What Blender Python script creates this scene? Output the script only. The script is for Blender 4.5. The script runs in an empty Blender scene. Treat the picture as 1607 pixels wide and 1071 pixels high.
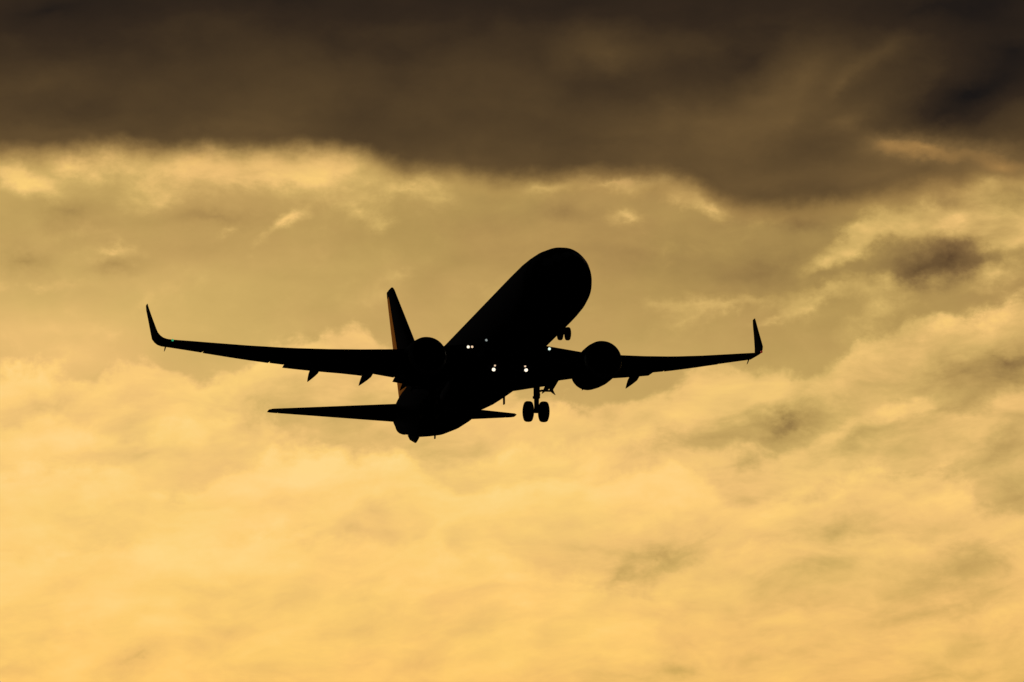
import bpy, math, random
from mathutils import Matrix, Vector
R = math.radians
scene = bpy.context.scene
col = scene.collection

# ------------------------------------------------------------------ camera
CAM_EL = 7.0
cam_d = bpy.data.cameras.new("camera")
cam_d.sensor_width = 36.0
cam_d.lens = 226.63
cam_d.clip_end = 20000
cam = bpy.data.objects.new("camera", cam_d)
col.objects.link(cam)
cam.location = (0, 0, 1.7)
cam.rotation_euler = (R(90 + CAM_EL), 0, 0)
scene.camera = cam

# ------------------------------------------------------------------ exposure
scene.view_settings.view_transform = 'Standard'
scene.view_settings.look = 'None'
scene.view_settings.exposure = 0.0
scene.view_settings.gamma = 1.0

# ------------------------------------------------------------------ sun (behind the aircraft, just left of the view)
SUN_AZ, SUN_EL = -25.0, 7.0
GLOW_AZ = -13.0   # middle of the bright gap under the cloud
sun_d = bpy.data.lights.new("sun", 'SUN')
sun_d.energy = 2.0
sun_d.angle = R(4)
sun_d.color = (1.0, 0.78, 0.48)
sun = bpy.data.objects.new("sun", sun_d)
col.objects.link(sun)
to_sun = Vector((math.sin(R(SUN_AZ)) * math.cos(R(SUN_EL)), math.cos(R(SUN_AZ)) * math.cos(R(SUN_EL)), math.sin(R(SUN_EL))))
sun.rotation_euler = to_sun.to_track_quat('Z', 'Y').to_euler()
sun.location = to_sun * 900

# ------------------------------------------------------------------ sky
def lin(rgb):
    out = []
    for v in rgb:
        v /= 255.0
        out.append(v / 12.92 if v <= 0.04045 else ((v + 0.055) / 1.055) ** 2.4)
    return (*out, 1.0)

world = bpy.data.worlds.new("World")
scene.world = world
world.use_nodes = True
world.cycles.sampling_method = 'MANUAL'
world.cycles.sample_map_resolution = 512
scene.cycles.max_bounces = 3
nt = world.node_tree
nt.nodes.clear()
N, L = nt.nodes, nt.links

def link(src, sock):
    if hasattr(src, 'is_output'):
        L.new(src, sock)
    else:
        sock.default_value = src

def M(op, a, b=None, c=None, clamp=False):
    n = N.new('ShaderNodeMath'); n.operation = op; n.use_clamp = clamp
    for i, v in enumerate((a, b, c)):
        if v is not None: link(v, n.inputs[i])
    return n.outputs[0]

def V(op, a, b=None, scale=None):
    n = N.new('ShaderNodeVectorMath'); n.operation = op
    link(a, n.inputs[0])
    if b is not None: link(b, n.inputs[1])
    if scale is not None: link(scale, n.inputs['Scale'])
    return n.outputs[0]

def noise(vec, scale, detail=5, rough=0.55, lac=2.0, dist=0.0, colour=False):
    n = N.new('ShaderNodeTexNoise'); n.noise_dimensions = '3D'
    link(vec, n.inputs['Vector'])
    n.inputs['Scale'].default_value = scale; n.inputs['Detail'].default_value = detail
    n.inputs['Roughness'].default_value = rough; n.inputs['Lacunarity'].default_value = lac
    n.inputs['Distortion'].default_value = dist
    return n.outputs['Color' if colour else 'Fac']

def sstep(x, lo, hi, a=0.0, b=1.0):
    n = N.new('ShaderNodeMapRange'); n.interpolation_type = 'SMOOTHSTEP'
    link(x, n.inputs[0])
    for i, v in enumerate((lo, hi, a, b)): link(v, n.inputs[i + 1])
    return n.outputs[0]

def mixc(f, a, b, mode='MIX'):
    n = N.new('ShaderNodeMix'); n.data_type = 'RGBA'; n.blend_type = mode; n.clamp_factor = True
    link(f, n.inputs[0]); link(a, n.inputs[6]); link(b, n.inputs[7])
    return n.outputs[2]

def ramp(f, stops):
    n = N.new('ShaderNodeValToRGB'); cr = n.color_ramp; cr.interpolation = 'B_SPLINE' if len(stops) > 6 else 'EASE'
    cr.interpolation = 'LINEAR'
    while len(cr.elements) < len(stops): cr.elements.new(0.5)
    for e, (p, c) in zip(cr.elements, stops): e.position = p
    for e, (p, c) in zip(cr.elements, stops): e.color = c
    link(f, n.inputs[0])
    return n.outputs[0]

def comb(x, y, z=0.0):
    n = N.new('ShaderNodeCombineXYZ')
    for i, v in enumerate((x, y, z)): link(v, n.inputs[i])
    return n.outputs[0]

tc = N.new('ShaderNodeTexCoord')
sp = N.new('ShaderNodeSeparateXYZ'); L.new(tc.outputs['Generated'], sp.inputs[0])
DEG = 57.29578
az = M('MULTIPLY', M('ARCTAN2', sp.outputs[0], sp.outputs[1]), DEG)         # azimuth, degrees from north
el = M('MULTIPLY', M('ARCSINE', sp.outputs[2]), DEG)                        # elevation, degrees
P = comb(az, el)

def sky_at(px, py):
    # bearing and elevation (degrees) at which the photographer saw a piece of cloud, measured on the photo
    return ((px - 803.5) / 176.6, CAM_EL - (py - 535.5) / 176.6)
S = 1 / 176.6

# turbulence that frays every cloud outline
def turb(vec, scale, detail, rough):
    return V('SUBTRACT', noise(vec, scale, detail, rough, colour=True), (0.5, 0.5, 0.5))
PA = V('MULTIPLY', P, (0.85, 1.1, 1))
wv = turb(PA, 0.8, 3, 0.5)                                                 # slow drift
wf = turb(PA, 2.6, 7, 0.62)                                                # curls and shreds
PW = V('ADD', P, V('ADD', V('SCALE', wv, scale=0.22), V('SCALE', wf, scale=0.42)))
PS = V('ADD', P, V('ADD', V('SCALE', wv, scale=0.15), V('SCALE', wf, scale=0.22)))

def blob(px, py, rx, ry, rot=0.0, vec=None):
    m = N.new('ShaderNodeMapping'); m.vector_type = 'TEXTURE'
    link(vec or PW, m.inputs[0])
    u, v = sky_at(px, py)
    m.inputs['Location'].default_value = (u, v, 0)
    m.inputs['Rotation'].default_value = (0, 0, R(rot))
    m.inputs['Scale'].default_value = (rx * S * 1.7, ry * S * 1.7, 1e6)
    g = N.new('ShaderNodeTexGradient'); g.gradient_type = 'QUADRATIC_SPHERE'
    L.new(m.outputs[0], g.inputs[0])
    return g.outputs['Fac']

def total(items, vec=None):
    acc = None
    for (px, py, rx, ry, rot, w) in items:
        b = blob(px, py, rx, ry, rot, vec)
        acc = M('MULTIPLY', b, w) if acc is None else M('MULTIPLY_ADD', b, w, acc)
    return acc

def curve(x, points, span=60.0):
    # a height (elevation, degrees) for every bearing, from points measured on the photo
    n = N.new('ShaderNodeFloatCurve'); cv = n.mapping.curves[0]
    pts = [((sky_at(px, 0)[0] + span / 2) / span, (sky_at(0, py)[1] - 3) / 8.0) for px, py in points]
    pts = [p for p in pts if 0 <= p[0] <= 1]
    pts = [(0.0, pts[0][1])] + pts + [(1.0, pts[-1][1])]
    while len(cv.points) < len(pts): cv.points.new(0.5, 0.5)
    for cp, p in zip(cv.points, pts): cp.location = p; cp.handle_type = 'AUTO_CLAMPED'
    n.mapping.update()
    L.new(M('MULTIPLY_ADD', x, 1 / span, 0.5), n.inputs['Value'])
    return M('MULTIPLY_ADD', n.outputs[0], 8.0, 3.0)

def xyz(vec):
    n = N.new('ShaderNodeSeparateXYZ'); L.new(vec, n.inputs[0]); return n.outputs

# --- bright lower sky: tone t in 0..1 drives a gold colour scale
el_t = M('MULTIPLY_ADD', el, 1 / 8.0, -2.5 / 8.0)                           # 2.5..10.5 deg -> 0..1
def vt(py): return (sky_at(0, py)[1] - 2.5) / 8.0
g3 = lambda v: (v, v, v, 1)
def grey(c):
    n = N.new('ShaderNodeSeparateColor'); L.new(c, n.inputs[0]); return n.outputs[0]
tone = grey(ramp(el_t, [(0.0, g3(.69)), (vt(1040), g3(.69)), (vt(880), g3(.68)), (vt(740), g3(.66)), (vt(640), g3(.58)), (vt(560), g3(.52)),
                        (vt(500), g3(.47)), (vt(430), g3(.43)), (vt(360), g3(.40)), (vt(280), g3(.42)), (1.0, g3(.4))]))
# left side of the frame is nearer the sun
tone = M('ADD', tone, sstep(az, -5.5, 5.0, 0.06, -0.095))

puffs = noise(V('ADD', PA, V('SCALE', wv, scale=0.35)), 1.9, 8, 0.60, 2.1, 0.2)
puff_d = M('SUBTRACT', puffs, 0.5)
FLOW = N.new('ShaderNodeMapping'); FLOW.vector_type = 'POINT'; L.new(P, FLOW.inputs[0]); FLOW.inputs['Rotation'].default_value = (0, 0, R(-15)); FLOW.inputs['Scale'].default_value = (0.6, 1.15, 1)
PLA = V('ADD', FLOW.outputs[0], V('SCALE', wv, scale=0.35))
PL = V('ADD', PLA, (-0.07, 0.13, 0))   # the same field, a step towards the light
lit = M('SUBTRACT', noise(PLA, 1.3, 6, 0.52, 2.1, 0.15), noise(PL, 1.3, 6, 0.52, 2.1, 0.15))               # >0 on flanks that face it

# the big bank whose billowing top crosses the frame
TOP = [(-2500, 560), (-500, 590), (0, 585), (60, 575), (130, 600), (220, 560), (300, 590), (390, 565), (450, 535), (500, 515), (548, 500), (585, 520), (630, 560), (720, 600), (830, 620), (930, 630), (1000, 625), (1060, 605), (1100, 575), (1150, 560), (1190, 580),
       (1250, 585), (1320, 560), (1400, 525), (1470, 495), (1540, 490), (1607, 465), (2200, 420), (4000, 480)]
ws = xyz(V('ADD', P, V('ADD', V('SCALE', wv, scale=0.10), V('SCALE', wf, scale=0.30))))
d_bank = M('SUBTRACT', curve(ws[0], TOP), ws[1])                            # degrees below the bank top
d_bank = M('MULTIPLY_ADD', puff_d, 0.55, d_bank)
rim = M('MULTIPLY', sstep(d_bank, -0.03, 0.10), sstep(d_bank, 0.05, 0.85, 1.0, 0.0))
body = sstep(d_bank, -0.03, 0.16)
tone = M('MULTIPLY_ADD', body, 0.09, tone)
tone = M('MULTIPLY_ADD', rim, 0.13, tone)
# lower tiers of the bank, each with a lit crest over the shaded foot of the one behind
def tier(points, crest, foot, fray, reach):
    w_ = xyz(V('ADD', P, V('ADD', V('SCALE', wv, scale=0.18), V('SCALE', wf, scale=fray))))
    d = M('MULTIPLY_ADD', puff_d, 0.55, M('SUBTRACT', curve(w_[0], points), w_[1]))
    c = M('MULTIPLY', M('MULTIPLY', sstep(d, -0.05, 0.16), sstep(d, 0.08, reach, 1.0, 0.0)), crest)
    f = M('MULTIPLY', M('MULTIPLY', sstep(d, -0.70, -0.02), sstep(d, -0.05, 0.12, 1.0, 0.0)), foot)
    return M('SUBTRACT', c, f)
tone = M('ADD', tone, tier([(-2500, 700), (-300, 690), (0, 668), (90, 650), (170, 690), (260, 660), (340, 640), (420, 660), (520, 690), (700, 720), (830, 700), (900, 690), (990, 670), (1080, 690), (1170, 720), (1260, 690), (1350, 650), (1440, 625), (1530, 640), (1607, 610), (2500, 640)], 0.10, 0.06, 0.34, 0.7))
tone = M('ADD', tone, tier([(-2500, 780), (-300, 770), (0, 752), (110, 738), (190, 742), (270, 775), (345, 735), (420, 712), (500, 694), (565, 692), (640, 722), (760, 765), (850, 752), (930, 735), (1020, 728), (1090, 745), (1180, 770), (1300, 750), (1400, 735), (1500, 760), (1607, 800), (2500, 780)], 0.10, 0.06, 0.34, 0.9))
tone = M('ADD', tone, tier([(-2500, 880), (0, 870), (150, 862), (300, 842), (500, 835), (700, 858), (850, 890), (960, 915), (1040, 895), (1100, 862), (1250, 845), (1400, 835), (1607, 860), (2500, 850)], 0.07, 0.04, 0.40, 1.1))

# puffs of brighter cloud with torn, fairly crisp edges
PUFF = [
    (25, 285, 70, 24, -22, .62), (110, 262, 70, 22, 0, .36), (190, 268, 60, 34, 0, .36), (330, 262, 160, 48, 4, .52), (480, 264, 130, 52, 0, .58), (250, 315, 80, 26, 10, .34), (560, 335, 60, 26, -30, .34), (640, 296, 60, 30, 0, .40), (700, 310, 50, 34, 0, .26),
    (440, 350, 75, 18, 40, .52), (355, 372, 30, 14, 30, .34), (130, 365, 50, 18, 0, .28), (180, 402, 55, 22, -10, .46), (55, 455, 90, 14, 0, .30), (610, 350, 40, 20, 20, .26), (640, 432, 50, 14, 10, .22),
    (850, 296, 70, 18, 0, .40), (960, 288, 100, 20, 0, .46), (1060, 296, 60, 20, -10, .42), (1115, 330, 60, 18, -25, .44), (985, 345, 36, 16, 0, .50), (1130, 476, 190, 16, 3, .40), (1290, 470, 70, 18, 20, .36), (1220, 500, 60, 16, 14, .30), (1080, 500, 70, 14, 20, .24),
    (1340, 388, 60, 26, 24, .75), (1425, 358, 80, 34, 0, .75), (1500, 342, 70, 30, 0, .62), (1585, 365, 65, 50, 0, .75), (1400, 450, 70, 26, 10, .46), (1390, 495, 70, 24, 24, .46), (1570, 440, 60, 26, 0, .50), (1560, 300, 80, 26, 10, .5), (1300, 420, 40, 16, 20, .3), (1545, 505, 120, 26, 14, .4),
]
pf = M('MULTIPLY_ADD', puff_d, 0.75, total(PUFF))
pmask = sstep(pf, 0.02, 0.56)
tone = M('MULTIPLY_ADD', pmask, M('MULTIPLY_ADD', lit, 1.0, 0.26), tone)

# soft broad lights and darks
SOFT = [
    (1400, 640, 130, 36, 22, .10), (1100, 650, 140, 40, 12, .10), (960, 680, 120, 40, 8, .08), (860, 760, 190, 60, 8, .09), (1480, 790, 120, 30, 20, .08), (1060, 790, 80, 24, 24, .10), (1300, 790, 120, 26, 20, .07),
    (60, 600, 140, 34, 14, .12), (330, 610, 150, 30, 20, .10), (60, 690, 140, 26, 0, .08), (110, 750, 150, 20, 6, .09), (470, 740, 210, 44, 8, .08), (330, 850, 220, 50, 5, .06), (700, 860, 220, 50, 0, .05), (430, 970, 60, 40, 30, .05), (800, 1020, 300, 40, 0, .04), (1350, 1010, 200, 40, 0, .04),
    (1590, 575, 80, 30, 12, -.08), (1480, 590, 90, 22, 14, -.16), (1570, 705, 70, 40, 24, -.08), (1600, 780, 60, 34, 0, -.12), (1240, 665, 90, 26, 12, -.30), (1040, 705, 90, 26, 5, -.26), (1340, 690, 110, 24, 14, -.22), (1180, 720, 120, 20, 10, -.12), (1450, 650, 120, 16, 18, -.14),
    (1200, 430, 200, 44, 0, -.10), (1250, 350, 110, 24, 0, -.12), (1000, 400, 150, 40, 0, -.05), (880, 340, 70, 26, 0, -.08), (720, 400, 160, 60, 0, -.05), (300, 400, 120, 40, 0, -.05), (330, 350, 110, 16, 0, -.10), (30, 415, 50, 24, 0, -.16), (175, 428, 60, 14, 0, -.12), (100, 335, 80, 24, 0, -.12),
    (1040, 872, 80, 20, 22, -.10), (970, 905, 50, 14, 20, -.12), (340, 930, 70, 30, 20, -.05), (425, 955, 34, 18, 0, -.10), (215, 1030, 60, 22, 20, -.07), (10, 1045, 60, 22, 0, -.14), (100, 985, 50, 22, 0, -.06), (570, 940, 30, 26, 60, -.08), (1060, 1060, 70, 16, 0, -.12), (1280, 900, 220, 36, 8, -.11), (1560, 890, 160, 40, 8, -.13), (1480, 955, 140, 18, 10, -.08), (1320, 840, 140, 20, 10, -.08),
    (80, 640, 90, 20, 10, -.10), (230, 715, 130, 20, 5, -.10), (120, 810, 170, 24, 5, -.08), (440, 690, 40, 16, 0, -.12), (700, 750, 60, 20, 0, -.06), (400, 650, 90, 22, 20, -.10), (620, 740, 120, 20, 0, -.05), (700, 960, 120, 20, 0, -.05), (200, 630, 60, 16, 20, -.08),
]
tone = M('ADD', tone, total(SOFT, PW))
# ragged scraps of shaded cloud
PX = V('ADD', P, V('ADD', V('SCALE', wv, scale=0.10), V('SCALE', wf, scale=0.50)))
tone = M('ADD', tone, total([(1500, 408, 66, 28, 18, -.20), (1450, 428, 60, 26, 0, -.16), (1560, 412, 80, 20, 8, -.10), (1490, 400, 130, 46, 10, -.09), (1590, 575, 90, 34, 12, -.18), (1570, 705, 80, 40, 24, -.18), (1040, 874, 90, 24, 22, -.15), (340, 935, 70, 30, 20, -.10), (215, 1030, 70, 24, 20, -.14), (1240, 668, 90, 26, 12, -.12), (1450, 925, 320, 80, 8, -.10)], PX))
tone = M('ADD', tone, total([(60, 520, 330, 90, 0, .13), (330, 440, 300, 80, 0, .05), (700, 430, 300, 70, 0, .03)], P))
# texture everywhere, stronger inside the bank and calmer in the clear olive gap
amp = M('MULTIPLY_ADD', body, 0.08, 0.08)
tone = M('MULTIPLY_ADD', puff_d, amp, tone)
tone = M('MULTIPLY_ADD', lit, M('MULTIPLY_ADD', body, 0.32, 0.15), tone)
streak = M('SUBTRACT', noise(V('ADD', V('MULTIPLY', FLOW.outputs[0], (0.9, 1.35, 1)), V('SCALE', wv, scale=0.5)), 2.5, 8, 0.58, 2.1, 0.3), 0.5)
tone = M('MULTIPLY_ADD', streak, M('MULTIPLY', body, sstep(az, -5.0, 5.0, 0.32, 0.42)), tone)
gold = ramp(tone, [(0.0, lin((84, 62, 40))), (0.2, lin((134, 106, 64))), (0.38, lin((180, 148, 86))), (0.55, lin((209, 174, 103))),
                   (0.7, lin((237, 194, 118))), (0.84, lin((252, 208, 122))), (1.0, lin((255, 217, 138)))])
peach = sstep(noise(V('MULTIPLY', P, (0.5, 0.9, 1)), 1.1, 4, 0.55), 0.36, 0.64)
gold = mixc(1.0, gold, mixc(peach, (0.995, 1.0, 0.97, 1), (1.02, 0.985, 1.0, 1)), 'MULTIPLY')
# the lowest sky is a redder gold
gold = mixc(sstep(el, 3.2, 6.0, 0.0, 1.0), mixc(1.0, gold, (1.03, 0.95, 0.77, 1), 'MULTIPLY'), gold)

# --- dark storm cloud above: its ragged base seen against the glow
EDGE = [(-3000, 240), (-600, 244), (0, 246), (50, 252), (85, 242), (130, 238), (250, 240), (400, 240), (520, 238), (575, 246), (610, 260), (650, 272), (720, 276), (770, 288), (840, 282), (980, 280), (1060, 284),
        (1100, 300), (1150, 320), (1220, 328), (1300, 324), (1370, 316), (1430, 300), (1500, 288), (1560, 282), (1607, 278), (2300, 262), (4600, 250)]
we = xyz(V('ADD', P, V('ADD', V('SCALE', wv, scale=0.05), V('SCALE', wf, scale=0.20))))
depth_in = M('SUBTRACT', we[1], curve(we[0], EDGE))                         # degrees above the cloud base
depth_in = M('MULTIPLY_ADD', puff_d, 0.16, depth_in)
cover = sstep(depth_in, -0.13, 0.15)
veil = sstep(depth_in, -0.24, 0.10)

DL = [  # lighter and darker masses inside the cloud
    (1260, 120, 170, 56, 32, .40), (1400, 80, 80, 26, 28, .34), (1240, 185, 70, 30, 14, .26), (1330, 190, 60, 26, 24, .42), (1330, 130, 60, 24, 40, .25), (1460, 240, 110, 24, -4, 1.0), (1580, 262, 80, 30, 0, .90), (1400, 230, 50, 20, -20, .5), (1390, 275, 130, 34, 0, .22), (1200, 290, 160, 30, 0, .14),
    (960, 85, 90, 38, -10, .34), (1110, 190, 140, 50, 0, .18), (1080, 70, 120, 30, 0, .14), (60, 130, 130, 24, 8, .16), (130, 210, 160, 26, 0, .16), (340, 200, 140, 34, 0, .12), (700, 250, 160, 20, 0, .10), (950, 265, 200, 16, 0, .10),
    (1530, 150, 120, 60, 12, -.80), (1600, 90, 110, 90, 0, -.60), (1480, 190, 80, 34, 10, -.45), (1440, 20, 200, 40, 0, -.30), (1180, 95, 70, 34, 20, -.18), (430, 5, 190, 30, 0, -.28), (70, 25, 120, 26, 5, -.28), (960, 140, 120, 26, 0, -.10), (100, 168, 80, 20, 0, -.12), (230, 180, 60, 20, 0, -.08), (860, 10, 320, 30, 0, -.14), (1060, 110, 60, 40, 0, -.06),
]
PD = V('ADD', P, V('ADD', V('SCALE', wv, scale=0.25), V('SCALE', wf, scale=0.30)))
dt = grey(ramp(el_t, [(vt(330), g3(.48)), (vt(270), g3(.47)), (vt(230), g3(.44)), (vt(150), g3(.36)), (vt(60), g3(.25)), (vt(0), g3(.18)), (1.0, g3(.12))]))
dn = M('SUBTRACT', noise(V('MULTIPLY', PD, (0.55, 1.1, 1)), 1.2, 6, 0.5), 0.5)
dtone = M('ADD', M('MULTIPLY_ADD', dn, 0.32, dt), M('MULTIPLY', total(DL, PD), 0.42))
dtone = M('MULTIPLY_ADD', lit, 0.10, dtone)
dark_c = ramp(dtone, [(0.0, lin((24, 20, 19))), (0.2, lin((50, 38, 27))), (0.42, lin((84, 65, 40))), (0.65, lin((118, 92, 55))), (0.85, lin((160, 122, 70))), (1.0, lin((196, 154, 90)))])
gold = mixc(M('MULTIPLY', veil, 0.32), gold, lin((168, 122, 66)))
seen = mixc(cover, gold, dark_c)

# --- all round: the glow dies away from the sun, overhead and behind the viewer it is heavy dark cloud, below lies dark land
aw = M('ABSOLUTE', M('SUBTRACT', az, GLOW_AZ))
glow = M('MULTIPLY', sstep(aw, 24, 48, 1.0, 0.0), sstep(el, 10.6, 20, 1.0, 0.0))
glow = M('MULTIPLY', glow, sstep(el, -0.6, 0.4, 0.0, 1.0))
rest = mixc(sstep(el, -1.0, 3.0), lin((5, 4, 4)), lin((8, 8, 9)))
clouds = mixc(glow, rest, seen)

nis = N.new('ShaderNodeTexSky'); nis.sky_type = 'NISHITA'; nis.sun_disc = False
nis.sun_elevation = R(SUN_EL); nis.sun_rotation = R(SUN_AZ)
bg_sky = N.new('ShaderNodeBackground'); L.new(nis.outputs[0], bg_sky.inputs[0]); bg_sky.inputs[1].default_value = 0.05
bg_cl = N.new('ShaderNodeBackground'); L.new(clouds, bg_cl.inputs[0]); bg_cl.inputs[1].default_value = 1.0
ms = N.new('ShaderNodeMixShader'); ms.inputs[0].default_value = 0.995       # near-total cloud cover
L.new(bg_sky.outputs[0], ms.inputs[1]); L.new(bg_cl.outputs[0], ms.inputs[2])
out = N.new('ShaderNodeOutputWorld'); L.new(ms.outputs[0], out.inputs[0])

# ------------------------------------------------------------------ materials
def mat(name, rgb, rough=0.45, metal=0.0, spec=0.5, wear=0.15, scale=1.5):
    m = bpy.data.materials.new(name); m.use_nodes = True
    t = m.node_tree; b = t.nodes['Principled BSDF']
    tcn = t.nodes.new('ShaderNodeTexCoord')
    n = t.nodes.new('ShaderNodeTexNoise'); n.inputs['Scale'].default_value = scale; n.inputs['Detail'].default_value = 4
    t.links.new(tcn.outputs['Object'], n.inputs['Vector'])
    mx = t.nodes.new('ShaderNodeMix'); mx.data_type = 'RGBA'
    mx.inputs[6].default_value = (*[c * (1 - wear) for c in rgb], 1); mx.inputs[7].default_value = (*[min(1, c * (1 + wear)) for c in rgb], 1)
    t.links.new(n.outputs['Fac'], mx.inputs[0]); t.links.new(mx.outputs[2], b.inputs['Base Color'])
    b.inputs['Roughness'].default_value = rough; b.inputs['Metallic'].default_value = metal
    b.inputs['Specular IOR Level'].default_value = spec
    return m

def lamp_mat(name, rgb, strength):
    m = bpy.data.materials.new(name); m.use_nodes = True
    b = m.node_tree.nodes['Principled BSDF']
    b.inputs['Base Color'].default_value = (0.1, 0.1, 0.1, 1)
    b.inputs['Emission Color'].default_value = (*rgb, 1); b.inputs['Emission Strength'].default_value = strength
    return m

MAT = dict(
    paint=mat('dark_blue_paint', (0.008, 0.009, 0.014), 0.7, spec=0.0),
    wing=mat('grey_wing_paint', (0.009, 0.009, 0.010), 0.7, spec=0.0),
    metal=mat('dull_aluminium', (0.12, 0.12, 0.12), 0.4, 1.0, spec=0.3),
    orange=mat('orange_paint', (0.60, 0.25, 0.06), 0.7, spec=0.0),
    rubber=mat('tyre_rubber', (0.006, 0.006, 0.006), 0.8, spec=0.0),
    steel=mat('gear_steel', (0.010, 0.010, 0.011), 0.6, 0.0, spec=0.0),
    hot=mat('burnt_metal', (0.06, 0.05, 0.045), 0.5, 0.8),
    glass=mat('dark_cockpit_glass', (0.01, 0.011, 0.013), 0.12),
    white=lamp_mat('landing_lamp', (1.0, 0.88, 0.68), 1.4),
    cool=lamp_mat('cool_lamp', (0.82, 1.0, 0.86), 1.1),
    warm=lamp_mat('warm_lamp_and_reflection', (1.0, 0.70, 0.45), 0.9),  # wing-root lamp, and the added glow of the belly reflections
    dim=lamp_mat('dim_lamp', (0.8, 0.9, 0.85), 0.35),
    green=lamp_mat('green_lamp', (0.08, 1.0, 0.42), 0.35),
    red=lamp_mat('red_lamp', (1.0, 0.02, 0.03), 0.14),
)

# cabin windows are pattern on the fuselage skin
def add_windows(m):
    t = m.node_tree; b = t.nodes['Principled BSDF']
    src = b.inputs['Base Color'].links[0].from_socket
    tcn = t.nodes.new('ShaderNodeTexCoord'); s = t.nodes.new('ShaderNodeSeparateXYZ'); t.links.new(tcn.outputs['Object'], s.inputs[0])
    def mm(op, a, bb=None, c=None):
        n = t.nodes.new('ShaderNodeMath'); n.operation = op
        for i, v in enumerate((a, bb, c)):
            if v is None: continue
            if hasattr(v, 'is_output'): t.links.new(v, n.inputs[i])
            else: n.inputs[i].default_value = v
        return n.outputs[0]
    fr = mm('SUBTRACT', mm('FRACT', mm('DIVIDE', s.outputs[0], 0.508)), 0.5)
    dx = mm('DIVIDE', mm('MULTIPLY', fr, 0.508), 0.125); dz = mm('DIVIDE', mm('SUBTRACT', s.outputs[2], 0.52), 0.18)
    r = mm('ADD', mm('POWER', mm('ABSOLUTE', dx), 3.0), mm('POWER', mm('ABSOLUTE', dz), 3.0))
    inside = mm('MULTIPLY', mm('LESS_THAN', r, 1.0), mm('MULTIPLY', mm('GREATER_THAN', s.outputs[0], 5.6), mm('LESS_THAN', s.outputs[0], 31.0)))
    mx = t.nodes.new('ShaderNodeMix'); mx.data_type = 'RGBA'
    t.links.new(inside, mx.inputs[0]); t.links.new(src, mx.inputs[6]); mx.inputs[7].default_value = (0.006, 0.006, 0.008, 1)
    t.links.new(mx.outputs[2], b.inputs['Base Color'])
add_windows(MAT['paint'])
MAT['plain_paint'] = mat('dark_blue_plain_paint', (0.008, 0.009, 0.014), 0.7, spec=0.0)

# ------------------------------------------------------------------ mesh helpers. Aircraft axes: x aft from the nose, y starboard, z up (metres)
class MB:
    def __init__(self): self.v, self.f = [], []
    def add(self, vs, fs):
        o = len(self.v); self.v += [tuple(p) for p in vs]; self.f += [[i + o for i in f] for f in fs]
        return self
    def loft(self, rings, caps=(True, True)):
        n = len(rings[0]); vs = [p for r in rings for p in r]; fs = []
        for i in range(len(rings) - 1):
            for j in range(n):
                k = (j + 1) % n
                fs.append([i * n + j, i * n + k, (i + 1) * n + k, (i + 1) * n + j])
        if caps[0]: fs.append(list(range(n))[::-1])
        if caps[1]: fs.append([(len(rings) - 1) * n + j for j in range(n)])
        return self.add(vs, fs)
    def tube(self, pts, radii, n=14):
        pts = [Vector(p) for p in pts]; rings = []
        for i, p in enumerate(pts):
            d = (pts[min(i + 1, len(pts) - 1)] - pts[max(i - 1, 0)]).normalized()
            a = d.orthogonal().normalized(); b = d.cross(a)
            r = radii[i] if isinstance(radii, (list, tuple)) else radii
            rings.append([p + r * (math.cos(2 * math.pi * k / n) * a + math.sin(2 * math.pi * k / n) * b) for k in range(n)])
        return self.loft(rings)
    def revolve(self, prof, centre, axis='x', n=32, zlow=1.0):
        # prof: (along, radius) closed loop or open; axis along x or y
        rings = []
        for a, r in prof:
            ring = []
            for k in range(n):
                t = 2 * math.pi * k / n; c, s = r * math.cos(t), r * math.sin(t)
                if s < 0: s *= zlow
                ring.append((centre[0] + a, centre[1] + c, centre[2] + s) if axis == 'x' else (centre[0] + c, centre[1] + a, centre[2] + s))
            rings.append(ring)
        return self.loft(rings)
    def box(self, lo, hi):
        x0, y0, z0 = lo; x1, y1, z1 = hi
        return self.add([(x0, y0, z0), (x1, y0, z0), (x1, y1, z0), (x0, y1, z0), (x0, y0, z1), (x1, y0, z1), (x1, y1, z1), (x0, y1, z1)],
                        [[0, 3, 2, 1], [4, 5, 6, 7], [0, 1, 5, 4], [1, 2, 6, 5], [2, 3, 7, 6], [3, 0, 4, 7]])
    def plate(self, outline, off):
        # closed 3-D outline thickened by the vector off
        n = len(outline); o = Vector(off)
        vs = [Vector(p) - o / 2 for p in outline] + [Vector(p) + o / 2 for p in outline]
        return self.add(vs, [list(range(n))[::-1], list(range(n, 2 * n))] + [[i, (i + 1) % n, n + (i + 1) % n, n + i] for i in range(n)])

ORIGIN = {}
BASE = Vector((19.0, 0, -3.45))
def part(name, mb, material, parent, origin, label=None, sharp=35):
    import bmesh
    o3 = Vector(origin)
    me = bpy.data.meshes.new(name)
    me.from_pydata([tuple(Vector(p) - o3) for p in mb.v], [], mb.f)
    bm = bmesh.new(); bm.from_mesh(me)
    bmesh.ops.remove_doubles(bm, verts=bm.verts, dist=1e-5)
    bmesh.ops.recalc_face_normals(bm, faces=bm.faces)
    bm.to_mesh(me); bm.free()
    me.shade_smooth(); me.set_sharp_from_angle(angle=R(sharp))
    me.materials.append(material)
    ob = bpy.data.objects.new(name, me); col.objects.link(ob)
    ob.parent = parent; ob.location = o3 - ORIGIN[parent.name]; ORIGIN[ob.name] = o3
    if label: ob['label'] = label
    return ob

def interp(tab, x):
    if x <= tab[0][0]: return tab[0][1:]
    for a, b in zip(tab, tab[1:]):
        if x <= b[0]:
            t = (x - a[0]) / (b[0] - a[0])
            return tuple(p + (q - p) * t for p, q in zip(a[1:], b[1:]))
    return tab[-1][1:]

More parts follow.
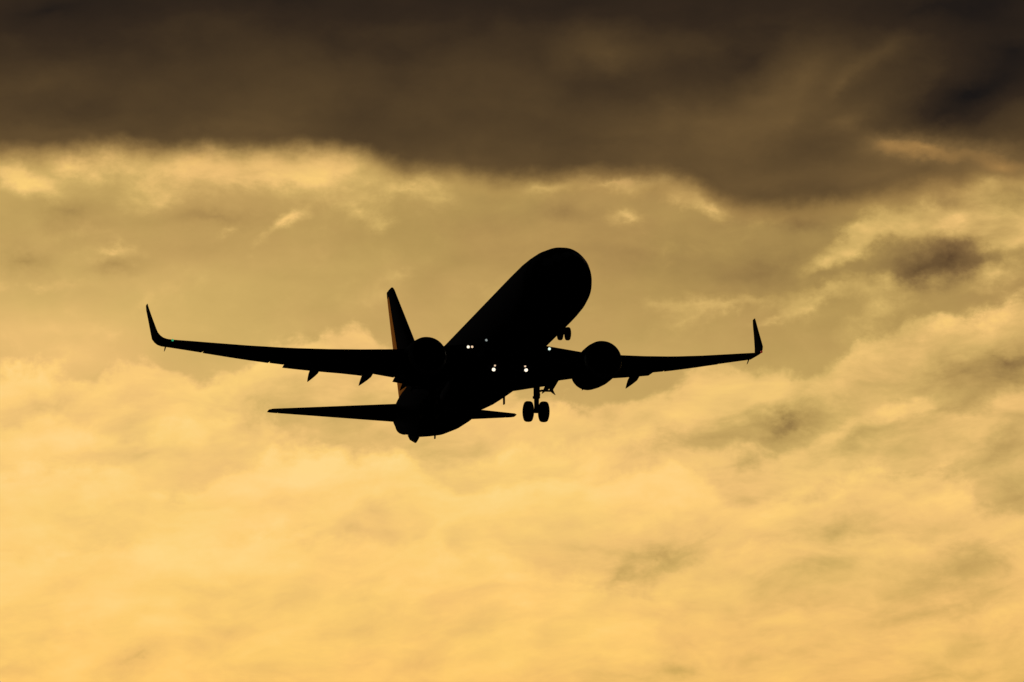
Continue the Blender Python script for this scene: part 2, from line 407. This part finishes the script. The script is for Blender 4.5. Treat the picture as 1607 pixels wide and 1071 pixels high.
# ------------------------------------------------------------------ the airliner
plane = bpy.data.objects.new("airliner", None); col.objects.link(plane)
plane.empty_display_size = 3
ORIGIN["airliner"] = BASE
plane['label'] = "dark twin-engine jet airliner climbing under the storm cloud with its landing gear down"
plane['category'] = "airplane"

YAW, PITCH, ROLL = -0.28123638, -0.264043767, -0.052370496
TX, TY, DIST = -1.43561252, 0.760182508, 343.116
def place():
    ca, sa, cb, sb, cc, sc = math.cos(YAW), math.sin(YAW), math.cos(PITCH), math.sin(PITCH), math.cos(ROLL), math.sin(ROLL)
    Ry = Matrix(((ca, 0, sa), (0, 1, 0), (-sa, 0, ca))); Rx = Matrix(((1, 0, 0), (0, cb, -sb), (0, sb, cb))); Rz = Matrix(((cc, -sc, 0), (sc, cc, 0), (0, 0, 1)))
    B = Matrix(((0, -1, 0), (0, 0, -1), (1, 0, 0)))
    Mr = Rz @ Rx @ Ry @ B
    # viewer axes (right, down, forward) -> world
    e = R(CAM_EL)
    W = Matrix(((1, 0, 0), (0, math.sin(e), math.cos(e)), (0, -math.cos(e), math.sin(e))))
    rot = W @ Mr
    loc = W @ (Mr @ (BASE - Vector((19.0, 0, 0))) + Vector((TX, TY, DIST))) + Vector((0, 0, 1.7))
    return Matrix.Translation(loc) @ rot.to_4x4()
plane.matrix_world = place()

# fuselage: x, top, bottom, half width
FUS = [(0, -.52, -.62, .03), (.05, -.40, -.80, .10), (.15, -.29, -.94, .17), (.35, -.16, -1.12, .26), (.65, -.01, -1.28, .37), (1.0, .15, -1.42, .46), (1.5, .40, -1.57, .65), (2.0, .74, -1.68, .87), (2.6, 1.11, -1.78, 1.13),
       (3.2, 1.39, -1.85, 1.37), (4.0, 1.63, -1.92, 1.60), (5.0, 1.80, -1.97, 1.76), (6.0, 1.89, -2.0, 1.82), (7.0, 1.94, -2.01, 1.85), (9, 1.96, -2.01, 1.86), (14, 1.96, -2.01, 1.86), (20, 1.96, -2.01, 1.86), (25, 1.96, -2.01, 1.86),
       (26.5, 1.96, -1.99, 1.86), (28, 1.96, -1.86, 1.82), (30, 1.96, -1.56, 1.70), (31.5, 1.95, -1.22, 1.55), (33, 1.93, -.86, 1.35), (34.5, 1.88, -.40, 1.08), (35.5, 1.80, -.06, .84), (36.3, 1.68, .12, .54), (36.95, 1.52, .34, .31), (37.25, 1.38, .48, .24), (37.35, 1.28, .60, .15)]
def fus_ring(x, n=64, grow=0.0, t0=0, t1=2 * math.pi):
    top, bot, hw = interp(FUS, x); zc = bot + (top - bot) * .5; h = (top - bot) / 2 + grow; hw += grow
    return [(x, hw * math.cos(t0 + (t1 - t0) * k / n), zc + h * math.sin(t0 + (t1 - t0) * k / n)) for k in range(n)]
mb = MB(); xs = [r[0] for r in FUS]
mb.loft([fus_ring(x) for x in xs])
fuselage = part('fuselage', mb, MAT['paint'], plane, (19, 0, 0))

def patch(x0, x1, a0, a1, grow=.012, nx=4, na=6, skew=0.0):
    # a skin panel on the fuselage between two stations and two angles (degrees, 0 = starboard, 90 = top)
    m = MB(); rows = []
    for g in (grow, grow - .03):
        for i in range(nx + 1):
            for j in range(na + 1):
                a = a0 + (a1 - a0) * j / na; x = x0 + (x1 - x0) * i / nx + skew * (j / na)
                top, bot, hw = interp(FUS, x); zc = (top + bot) / 2; h = (top - bot) / 2 + g
                rows.append((x, (hw + g) * math.cos(R(a)), zc + h * math.sin(R(a))))
    k = (nx + 1) * (na + 1); w = na + 1; fs = []
    for i in range(nx):
        for j in range(na):
            q = [i * w + j, i * w + j + 1, (i + 1) * w + j + 1, (i + 1) * w + j]
            fs += [q, [p + k for p in q[::-1]]]
    rim = [j for j in range(w)] + [i * w + na for i in range(1, nx + 1)] + [nx * w + j for j in range(na - 1, -1, -1)] + [i * w for i in range(nx - 1, 0, -1)]
    for a, b in zip(rim, rim[1:] + rim[:1]): fs.append([a, a + k, b + k, b])
    return m.add(rows, fs)
for s in (1, -1):
    for x0, x1, a0, a1, sk in ((1.72, 2.25, 60, 86, .0), (1.9, 2.6, 36, 57, .1), (2.3, 3.1, 24, 40, .2)):
        aa = (a0, a1) if s > 0 else (180 - a0, 180 - a1)
        part('cockpit_window', patch(x0, x1, aa[0], aa[1], skew=sk), MAT['glass'], fuselage, (2.2, s * .9, .9))
    for x0, x1 in ((4.7, 5.55), (31.6, 32.35)):
        aa = (-18, 38) if s > 0 else (198, 142)
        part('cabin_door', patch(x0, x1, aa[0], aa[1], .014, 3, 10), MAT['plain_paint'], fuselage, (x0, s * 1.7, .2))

# belly fairing under the wing centre section
BF = [(11.6, -1.95, .5), (12.2, -2.02, 1.1), (13.0, -2.07, 1.55), (14.0, -2.10, 1.8), (15.5, -2.13, 1.93), (17.5, -2.14, 1.95), (20.0, -2.08, 1.86), (21.5, -2.0, 1.74), (22.6, -1.96, 1.6), (23.4, -1.94, 1.35), (24.0, -1.92, .6)]
mb = MB(); rings = []
for x, zb, hw in BF:
    ring = []
    for k in range(40):
        t = 2 * math.pi * k / 40; c, s_ = math.cos(t), math.sin(t)
        sx = math.copysign(abs(c) ** .88, c); sz = math.copysign(abs(s_) ** .88, s_)
        zt = -.85 if s_ > 0 else 0
        ring.append((x, hw * sx, -1.35 + (sz * .5 if s_ > 0 else sz * (-1.35 - zb))))
    rings.append(ring)
mb.loft(rings)
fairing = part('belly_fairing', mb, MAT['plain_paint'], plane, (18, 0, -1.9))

# --- wings
DIH, FLEX = math.tan(R(6.033)), 0.964
def wz(y):
    sag = .085 * math.sin(math.pi * (y - 3.5) / 11.5) if 3.5 < y < 15 else 0.0
    return -1.05 + 0.045 + DIH * (y - 1.88) + FLEX * (max(y - 1.88, 0) / 15.3) ** 2 - sag
def wle(y):
    x = 13.406 + .545 * y
    return x - .45 * max(0.0, min(1.0, (4.6 - y) / 2.6)) if y < 4.6 else x
WTE = [(0, 21.3), (1.88, 21.3), (5.8, 21.25), (10.8, 22.5), (13.8, 23.3), (17.2, 24.05)]
WDZ = [(0, -.14), (1.88, -.12), (4.7, .02), (7, .12), (10.8, .08), (13.8, .09), (17.2, .03)]
WTH = [(0, .145), (1.88, .14), (5.8, .118), (17, .10)]
def airfoil(th, k0, k1, side, n=14):
    # points (t, z) from chord k0 to k1 on one side
    pts = []
    for i in range(n + 1):
        u = i / n; t = k0 + (k1 - k0) * (1 - math.cos(math.pi * u / 2)) if k0 == 0 else k0 + (k1 - k0) * u
        yt = 5 * th * (.2969 * math.sqrt(t) - .126 * t - .3516 * t * t + .2843 * t ** 3 - .1036 * t ** 4) + .0012 * t
        cam_ = .012 * (1 - (2 * t - 1) ** 2)
        pts.append((t, cam_ + yt * (1.0 if side > 0 else -.95)))
    return pts
def section(y, s, k0=0.0, k1=1.0, dx=0.0, dz=0.0, rot=0.0, n=14):
    le, te, zz, tz, th = wle(y), interp(WTE, y)[0], wz(y), interp(WDZ, y)[0], interp(WTH, y)[0]
    ch = te - le
    prof = airfoil(th, k0, k1, 1, n)[::-1] + (airfoil(th, k0, k1, -1, n)[1:] if k0 == 0 else airfoil(th, k0, k1, -1, n))
    out_ = []
    zh = tz * k0
    for t, z in prof:
        px, pz = t * ch, z * ch + tz * t
        if rot:
            rx, rz = px - k0 * ch, pz - zh
            px, pz = k0 * ch + rx * math.cos(rot) + rz * math.sin(rot), zh - rx * math.sin(rot) + rz * math.cos(rot)
        out_.append((le + px + dx, s * y, zz + pz + dz))
    return out_
FLAP_IN, FLAP_MID0, FLAP_MID1, FLAP_OUT = 2.1, 4.45, 5.75, 10.2
AIL0, AIL1 = 11.0, 14.4
def wing(s, side):
    cuts = [(.6, .8), (2.05, .8), (3.2, .8), (4.45, .8), (4.5, 1.0), (5.1, 1.0), (5.7, 1.0), (5.75, .8), (7.2, .8), (8.7, .8), (10.2, .8), (10.24, 1.0), (10.95, 1.0), (11.0, .74), (12.6, .74), (14.4, .74), (14.45, 1.0), (15.4, 1.0), (16.2, 1.0)]
    mb = MB(); mb.loft([section(y, s, 0, k) for y, k in cuts])
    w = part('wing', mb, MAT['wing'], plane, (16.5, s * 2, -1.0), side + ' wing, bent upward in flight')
    # blended winglet
    rings = []
    bend = [(16.2, 0, 0, 1.0, 0), (16.5, .02, .02, .99, 6), (16.72, .07, .10, .97, 22), (16.88, .17, .24, .94, 45), (16.97, .32, .45, .9, 68), (17.0, .55, .75, .78, 82), (17.06, 1.1, 1.5, .54, 86), (17.11, 1.55, 2.15, .37, 87), (17.12, 1.72, 2.41, .26, 88)]
    le0, te0, z0, tz0 = wle(16.2), interp(WTE, 16.2)[0], wz(16.2), interp(WDZ, 16.2)[0]
    slope = DIH + 2 * FLEX * (16.2 - 1.88) / 15.3 ** 2
    for y, dxa, dz, cs, ang in bend:
        ch = (te0 - le0) * cs; a = R(ang); ring = []
        for t, z in airfoil(.10, 0, 1, 1)[::-1] + airfoil(.10, 0, 1, -1)[1:]:
            nz_ = z * ch + tz0 * t * (1 - ang / 90)
            ring.append((le0 + .545 * (y - 16.2) + dxa + t * ch, s * (y - .08 * min(1, ang / 45) - math.sin(a) * nz_), z0 + slope * (y - 16.2) + dz + math.cos(a) * nz_))
        rings.append(ring)
    mb = MB(); mb.loft(rings)
    part('winglet', mb, MAT['wing'], w, (le0, s * 16.4, z0))
    # flaps run out aft and slightly down, ailerons neutral
    for y0, y1, nm in ((FLAP_IN, FLAP_MID0, 'flap'), (FLAP_MID1, FLAP_OUT, 'flap')):
        mb = MB(); ys = [y0 + (y1 - y0) * i / 6 for i in range(7)]
        mb.loft([section(y, s, .72, 1.0, .42, -.02 if y0 > 3 else -.06, R(2), 8) for y in ys])
        part(nm, mb, MAT['wing'], w, (wle(y0) + 3.5, s * y0, wz(y0)))
    mb = MB(); mb.loft([section(AIL0 + .03 + (AIL1 - AIL0 - .06) * i / 5, s, .75, 1.0, 0, -.012, 0, 8) for i in range(6)])
    part('aileron', mb, MAT['wing'], w, (21.5, s * 12.6, wz(12.6)))
    # slats drooped forward of the leading edge
    for y0, y1 in ((5.9, 9.2), (9.23, 12.5), (12.53, 15.9)):
        rings = []
        for i in range(5):
            y = y0 + (y1 - y0) * i / 4; ch = interp(WTE, y)[0] - wle(y); th = interp(WTH, y)[0]
            up = airfoil(th, 0, .13, 1, 8)[::-1]; lo = airfoil(th, 0, .05, -1, 5)[1:]
            back = [(.05, -.005), (.065, .012), (.09, .022)]
            rings.append([(wle(y) - .12 + t * ch, s * y, wz(y) - .07 + z * ch * 1.02) for t, z in up + lo + back])
        mb = MB(); mb.loft(rings)
        part('slat', mb, MAT['wing'], w, (wle(y0), s * y0, wz(y0)))
    # flap track fairings
    for y, x0, x1, zt, hh in ((8.86, 19.6, 22.7, -.52, .34), (6.2, 18.2, 22.1, -.46, .36), (3.95, 17.8, 22.1, -.44, .32)):
        rings = []
        for u in (0, .06, .16, .3, .5, .68, .82, .92, 1.0):
            x = x0 + (x1 - x0) * u
            r = (math.sin(math.pi * min(1, u / .55) / 2) if u < .55 else 1 - (u - .55) / .45 * .97)
            zt_ = wz(y) - .12 - (0.0 if u < .55 else (u - .55) / .45 * (-zt - .12 - .02))
            zb = zt_ - hh * 1.25 * r
            rings.append([(x, s * (y + .25 * r ** .8 * math.cos(2 * math.pi * k / 16)), (zt_ + zb) / 2 + (zt_ - zb) / 2 * math.sin(2 * math.pi * k / 16)) for k in range(16)])
        mb = MB(); mb.loft(rings)
        part('flap_track_fairing', mb, MAT['wing'], w, (x0, s * y, wz(y) - .3))
    # lamps
    mb = MB(); mb.revolve([(-.09, .02), (-.06, .055), (0, .075), (.06, .06), (.1, .02)], (13.60 if s > 0 else 13.62, s * (2.42 if s > 0 else 2.0), -1.07), 'x', 16)
    part('landing_light', mb, MAT['white'] if s > 0 else MAT['cool'], w, (13.6, s * 2.3, -1.05), 'white landing light lit at the wing root')
    if s > 0:
        mb = MB(); mb.revolve([(-.05, .01), (-.03, .05), (0, .065), (.04, .05), (.06, .01)], (13.6, 2.21, -1.06), 'x', 12)
        part('turnoff_light', mb, MAT['warm'], w, (13.6, 2.21, -1.06))
    y = 16.25 if s > 0 else 16.62
    mb = MB(); mb.revolve([(-.07, .01), (-.05, .05), (0, .065), (.06, .05), (.09, .01)], (wle(y) - .03, s * y, wz(y) + (-.01 if s > 0 else .05)), 'x', 12)
    part('navigation_light', mb, MAT['green'] if s > 0 else MAT['red'], w, (wle(y), s * y, wz(y)), ('green' if s > 0 else 'red') + ' navigation light near the wing tip')
    # static discharge wick
    for y in (16.3,):
        te = interp(WTE, y)[0]; z = wz(y) + interp(WDZ, y)[0]
        mb = MB(); mb.tube([(te - .1, s * y, z), (te + .12, s * y, z - .12), (te + .28, s * y, z - .17)], [.04, .03, .012], 8)
        part('static_wick', mb, MAT['steel'], w, (te, s * y, z))
    return w

# --- engines
def engine(s, side):
    c = (12.88, s * 4.76, -1.724)
    prof = [(.95, .78), (.5, .79), (.2, .83), (.06, .885), (.14, .98), (.3, 1.03), (.7, 1.075), (1.3, 1.09), (2.0, 1.07), (2.7, .99), (3.2, .90), (3.45, .85), (3.45, .82), (3.0, .84)]
    mb = MB(); mb.revolve(prof[5:], c, 'x', 48, .96)
    mb2 = MB(); mb2.revolve(prof[:6][::-1], c, 'x', 48, .96)
    def open_(m, n=48):   # drop the two end caps: these are shells
        m.f = [f for f in m.f if len(f) <= 4]; return m
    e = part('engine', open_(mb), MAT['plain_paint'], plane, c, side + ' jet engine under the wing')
    part('inlet_lip', open_(mb2), MAT['metal'], e, c)
    # fan: spinner, twisted blades, dark bulkhead behind
    mb = MB(); mb.revolve([(.55, .01), (.62, .1), (.8, .2), (1.0, .26), (1.05, .78), (1.1, .78)], c, 'x', 32)
    for k in range(24):
        a = 2 * math.pi * k / 24
        def bp(r, da, dx): return (c[0] + .82 + dx, c[1] + r * math.cos(a + da), c[2] + r * math.sin(a + da))
        mb.add([bp(.22, -.1, .18), bp(.5, -.1, .1), bp(.77, -.09, .03), bp(.77, .09, .1), bp(.5, .12, .2), bp(.22, .2, .22)], [[0, 1, 4, 5], [1, 2, 3, 4]])
    part('fan', mb, MAT['steel'], e, (c[0] + .9, c[1], c[2]))
    mb = MB(); mb.revolve([(2.9, .7), (3.2, .66), (3.9, .52), (4.3, .44), (4.3, .41), (3.5, .45)], c, 'x', 32)
    part('core_nozzle', mb, MAT['hot'], e, (c[0] + 3.5, c[1], c[2]))
    mb = MB(); mb.revolve([(3.8, .33), (4.3, .27), (4.75, .12), (4.95, .02)], c, 'x', 24)
    part('exhaust_cone', mb, MAT['hot'], e, (c[0] + 4.3, c[1], c[2]))
    rings = []
    for x, zt, zb, hw in ((14.2, -.62, -.8, .03), (14.8, -.50, -.9, .14), (15.8, -.48, -1.1, .19), (17.0, -.75, -1.3, .19), (18.2, -.85, -1.25, .16), (19.4, -.9, -1.1, .05)):
        yc = s * 4.75
        rings.append([(x, yc - hw, zb), (x, yc + hw, zb), (x, yc + hw * 1.0, (zb + zt) / 2), (x, yc + hw * .8, zt), (x, yc - hw * .8, zt), (x, yc - hw, (zb + zt) / 2)])
    mb = MB(); mb.loft(rings)
    part('pylon', mb, MAT['wing'], e, (16, s * 4.75, -1.0))

# --- generic tail surfaces
def tail_ring(le, te, pos, th, k0, k1, vertical, n=12, s=1):
    ch = te - le
    prof = airfoil_sym(th, k0, k1, n)
    return [((le + t * ch), z * ch, pos) if vertical else (le + t * ch, s * pos[0], pos[1] + z * ch) for t, z in prof]
def airfoil_sym(th, k0, k1, n):
    def yt(t): return 5 * th * (.2969 * math.sqrt(t) - .126 * t - .3516 * t * t + .2843 * t ** 3 - .1036 * t ** 4) + .0015
    ts = [k0 + (k1 - k0) * ((1 - math.cos(math.pi * i / n / 2)) if k0 == 0 else i / n) for i in range(n + 1)]
    up = [(t, yt(t)) for t in ts][::-1]; lo = [(t, -yt(t)) for t in ts]
    return up + (lo[1:] if k0 == 0 else lo)
FIN = [(1.2, 27.4, 36.7, .05), (1.95, 27.8, 36.9, .05), (2.25, 29.3, 36.97, .07), (2.7, 31.0, 37.09, .1), (3.3, 32.04, 37.25, .115), (4.7, 33.31, 37.62, .115), (6.5, 34.94, 38.07, .11), (8.2, 36.5, 38.48, .105), (8.75, 37.0, 38.6, .10), (8.93, 37.25, 38.62, .08), (9.0, 37.5, 38.6, .04)]
def fin_ring(z, k0, k1, n=12):
    le, te, th = interp(FIN, z); return tail_ring(le, te, z, th, k0, k1, True, n)
mb = MB(); mb.loft([fin_ring(z, 0, 1.0 if z > 8.6 or z < 2.3 else .66) for z in (1.2, 1.95, 2.25, 2.29, 2.3, 2.7, 3.3, 4.7, 6.5, 8.2, 8.6, 8.61, 8.75, 8.93, 9.0)])
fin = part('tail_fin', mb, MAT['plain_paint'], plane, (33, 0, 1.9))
mb = MB(); mb.loft([fin_ring(z, .665, 1.0, 8) for z in (2.33, 3.3, 4.7, 6.5, 8.2, 8.58)])
part('rudder', mb, MAT['orange'], fin, (36, 0, 2.4), 'orange rudder catching the low sun')

def stab(s, side):
    T = [(.3, 33.05, 36.92, 1.02, .09), (7.0, 38.08, 38.92, 1.95, .09), (7.17, 38.35, 38.9, 1.975, .06)]
    def ring(y, k0, k1, n=12):
        le, te, z, th = interp(T, y); return tail_ring(le, te, (y, z), th, k0, k1, False, n, s)
    mb = MB(); mb.loft([ring(y, 0, k) for y, k in ((.3, .7), (.9, .7), (3, .7), (5, .7), (6.6, .7), (6.62, 1.0), (7.0, 1.0), (7.17, 1.0))])
    st = part('horizontal_stabilizer', mb, MAT['wing'], plane, (34, s * .9, 1.1), side + ' horizontal tail')
    mb = MB(); mb.loft([ring(y, .705, 1.0, 8) for y in (.32, 3, 5, 6.58)])
    part('elevator', mb, MAT['wing'], st, (36.5, s * 1, 1.15))

# --- landing gear
def wheel_mb(c, rad, wid):
    h = wid / 2
    mb = MB()
    mb.revolve([(-h * .35, .02), (-h * .35, rad * .45), (-h * .75, rad * .5), (-h * .98, rad * .68), (-h, rad * .8), (-h * .85, rad * .93), (-h * .5, rad * .99), (0, rad), (h * .5, rad * .99), (h * .85, rad * .93), (h, rad * .8), (h * .98, rad * .68), (h * .75, rad * .5), (h * .35, rad * .45), (h * .35, .02)], c, 'y', 32)
    return mb
def main_gear(s, side):
    x, y, z = 19.69, s * 2.86, -2.865
    mb = MB()
    mb.tube([(19.35, s * 2.9, -.95), (19.5, s * 2.9, -1.75), (19.6, s * 2.9, -2.15)], [.2, .17, .165], 16)
    mb.tube([(19.58, s * 2.9, -2.05), (x, y + s * .03, z)], [.135, .13], 14)
    mb.tube([(x, y - .5, z), (x, y + .5, z)], .085, 12)
    mb.tube([(19.5, s * 2.85, -1.85), (19.6, s * 3.2, -1.72), (19.8, s * 3.9, -1.68)], [.07, .06, .05], 10)      # side strut
    mb.tube([(19.55, s * 2.8, -1.9), (20.1, s * 3.05, -2.05), (19.72, y, -2.6)], [.06, .055, .06], 8)            # torsion links
    mb.tube([(19.4, s * 2.95, -1.3), (19.45, s * 3.05, -2.0), (19.6, s * 2.98, -2.3)], .03, 8)                   # hydraulic hose
    mb.tube([(19.62, s * 2.9, -2.14), (19.62, s * 2.9, -2.04)], .2, 14)                                        # collar
    g = part('main_landing_gear', mb, MAT['steel'], plane, (x, y, -1.0), side + ' main landing gear, lowered')
    for d in (.43, -.43):
        part('wheel', wheel_mb((x, y + d, z), .56, .40), MAT['rubber'], g, (x, y + d, z))
    mb = MB(); mb.plate([(19.8, s * 3.68, -1.12), (19.8, s * 4.3, -1.0), (19.8, s * 3.9, -1.62), (19.8, s * 4.02, -1.9), (19.8, s * 3.84, -1.78), (19.8, s * 3.72, -1.66)], (.06, 0, 0))
    part('gear_door', mb, MAT['plain_paint'], g, (19.8, s * 3.9, -1.2))
def nose_gear():
    x, z = 4.09, -2.922
    mb = MB()
    mb.tube([(3.9, 0, -1.6), (4.0, 0, -2.45)], [.1, .095], 14); mb.tube([(4.0, 0, -2.4), (x, 0, z)], .06, 12)
    mb.tube([(x, -.28, z), (x, .28, z)], .05, 10)
    mb.tube([(4.05, 0, -2.3), (4.6, 0, -1.75)], .05, 8); mb.tube([(3.98, 0, -2.42), (3.75, 0, -2.65), (x - .03, 0, z + .04)], .035, 8)
    g = part('nose_landing_gear', mb, MAT['steel'], plane, (x, 0, -1.8), 'nose landing gear, lowered')
    for d in (.2, -.2): part('wheel', wheel_mb((x, d, z), .345, .21), MAT['rubber'], g, (x, d, z))
    for s in (1, -1):
        mb = MB(); mb.plate([(2.75, s * .3, -1.78), (4.1, s * .3, -1.9), (4.0, s * .36, -2.2), (2.9, s * .36, -2.12)], (0, .03, 0))
        part('gear_door', mb, MAT['plain_paint'], g, (3.4, s * .3, -1.85))

for s, side in ((1, 'starboard'), (-1, 'port')):
    wing(s, side); engine(s, side); stab(s, side); main_gear(s, side)
nose_gear()

# --- small fittings
mb = MB(); mb.revolve([(-.05, .01), (-.03, .05), (0, .065), (.04, .05), (.06, .01)], (12.64, 1.69, -.95), 'x', 12)
part('wing_inspection_light', mb, MAT['dim'], plane, (12.64, 1.69, -.95))
def blade(x0, x1, y, z0, z1, lean=.12, th=.04):
    m = MB(); m.plate([(x0, y, z0), (x1, y, z0), (x1 + lean * .6, y, z1), (x0 + lean, y, z1)], (0, th, 0)); return m
part('antenna', blade(19.1, 19.35, -1.0, -1.95, -2.6, .1, .06), MAT['steel'], plane, (19.2, -1.0, -2.0))
part('antenna', blade(9.0, 9.35, 0, -1.99, -2.25), MAT['steel'], plane, (9.2, 0, -2.0))
part('antenna', blade(10.0, 10.4, 0, 1.98, 2.3), MAT['steel'], plane, (10.2, 0, 2.0))
part('drain_mast', blade(29.9, 30.05, -.05, -1.45, -1.72, .12, .07), MAT['steel'], plane, (30, 0, -1.5))
mb = MB(); mb.loft([[(x0, -w, z), (x1, -w, z), (x1, w, z), (x0, w, z)] for x0, x1, w, z in ((32.9, 34.9, .18, -.3), (33.25, 34.6, .15, -.62), (33.66, 34.15, .08, -.85), (33.82, 33.98, .03, -.95))])
part('tail_skid', mb, MAT['steel'], plane, (33.8, 0, -.6))
for s, lx, ly in ((1, 14.2, .93), (-1, 14.15, -.82)):
    mb = MB(); mb.revolve([(-.1, .02), (-.07, .068), (0, .095), (.06, .08), (.12, .02)], (lx, ly, -2.10), 'x', 16)
    part('landing_light', mb, MAT['white'], plane, (lx, ly, -2.1), 'round white landing light lit under the belly')
for lx, ly, r, m in ((13.5, 1.05, .05, 'warm'), (13.5, -.59, .055, 'warm')):  # reflections of the belly landing lights, added as small glowing beads
    mb = MB(); mb.revolve([(-.05, .01), (-.03, r * .8), (0, r), (.04, r * .8), (.06, .01)], (lx, ly, -2.08), 'x', 12)
    part('light_reflection', mb, MAT[m], plane, (lx, ly, -2.1), 'small warm reflection of a belly landing light, added as a glowing bead')
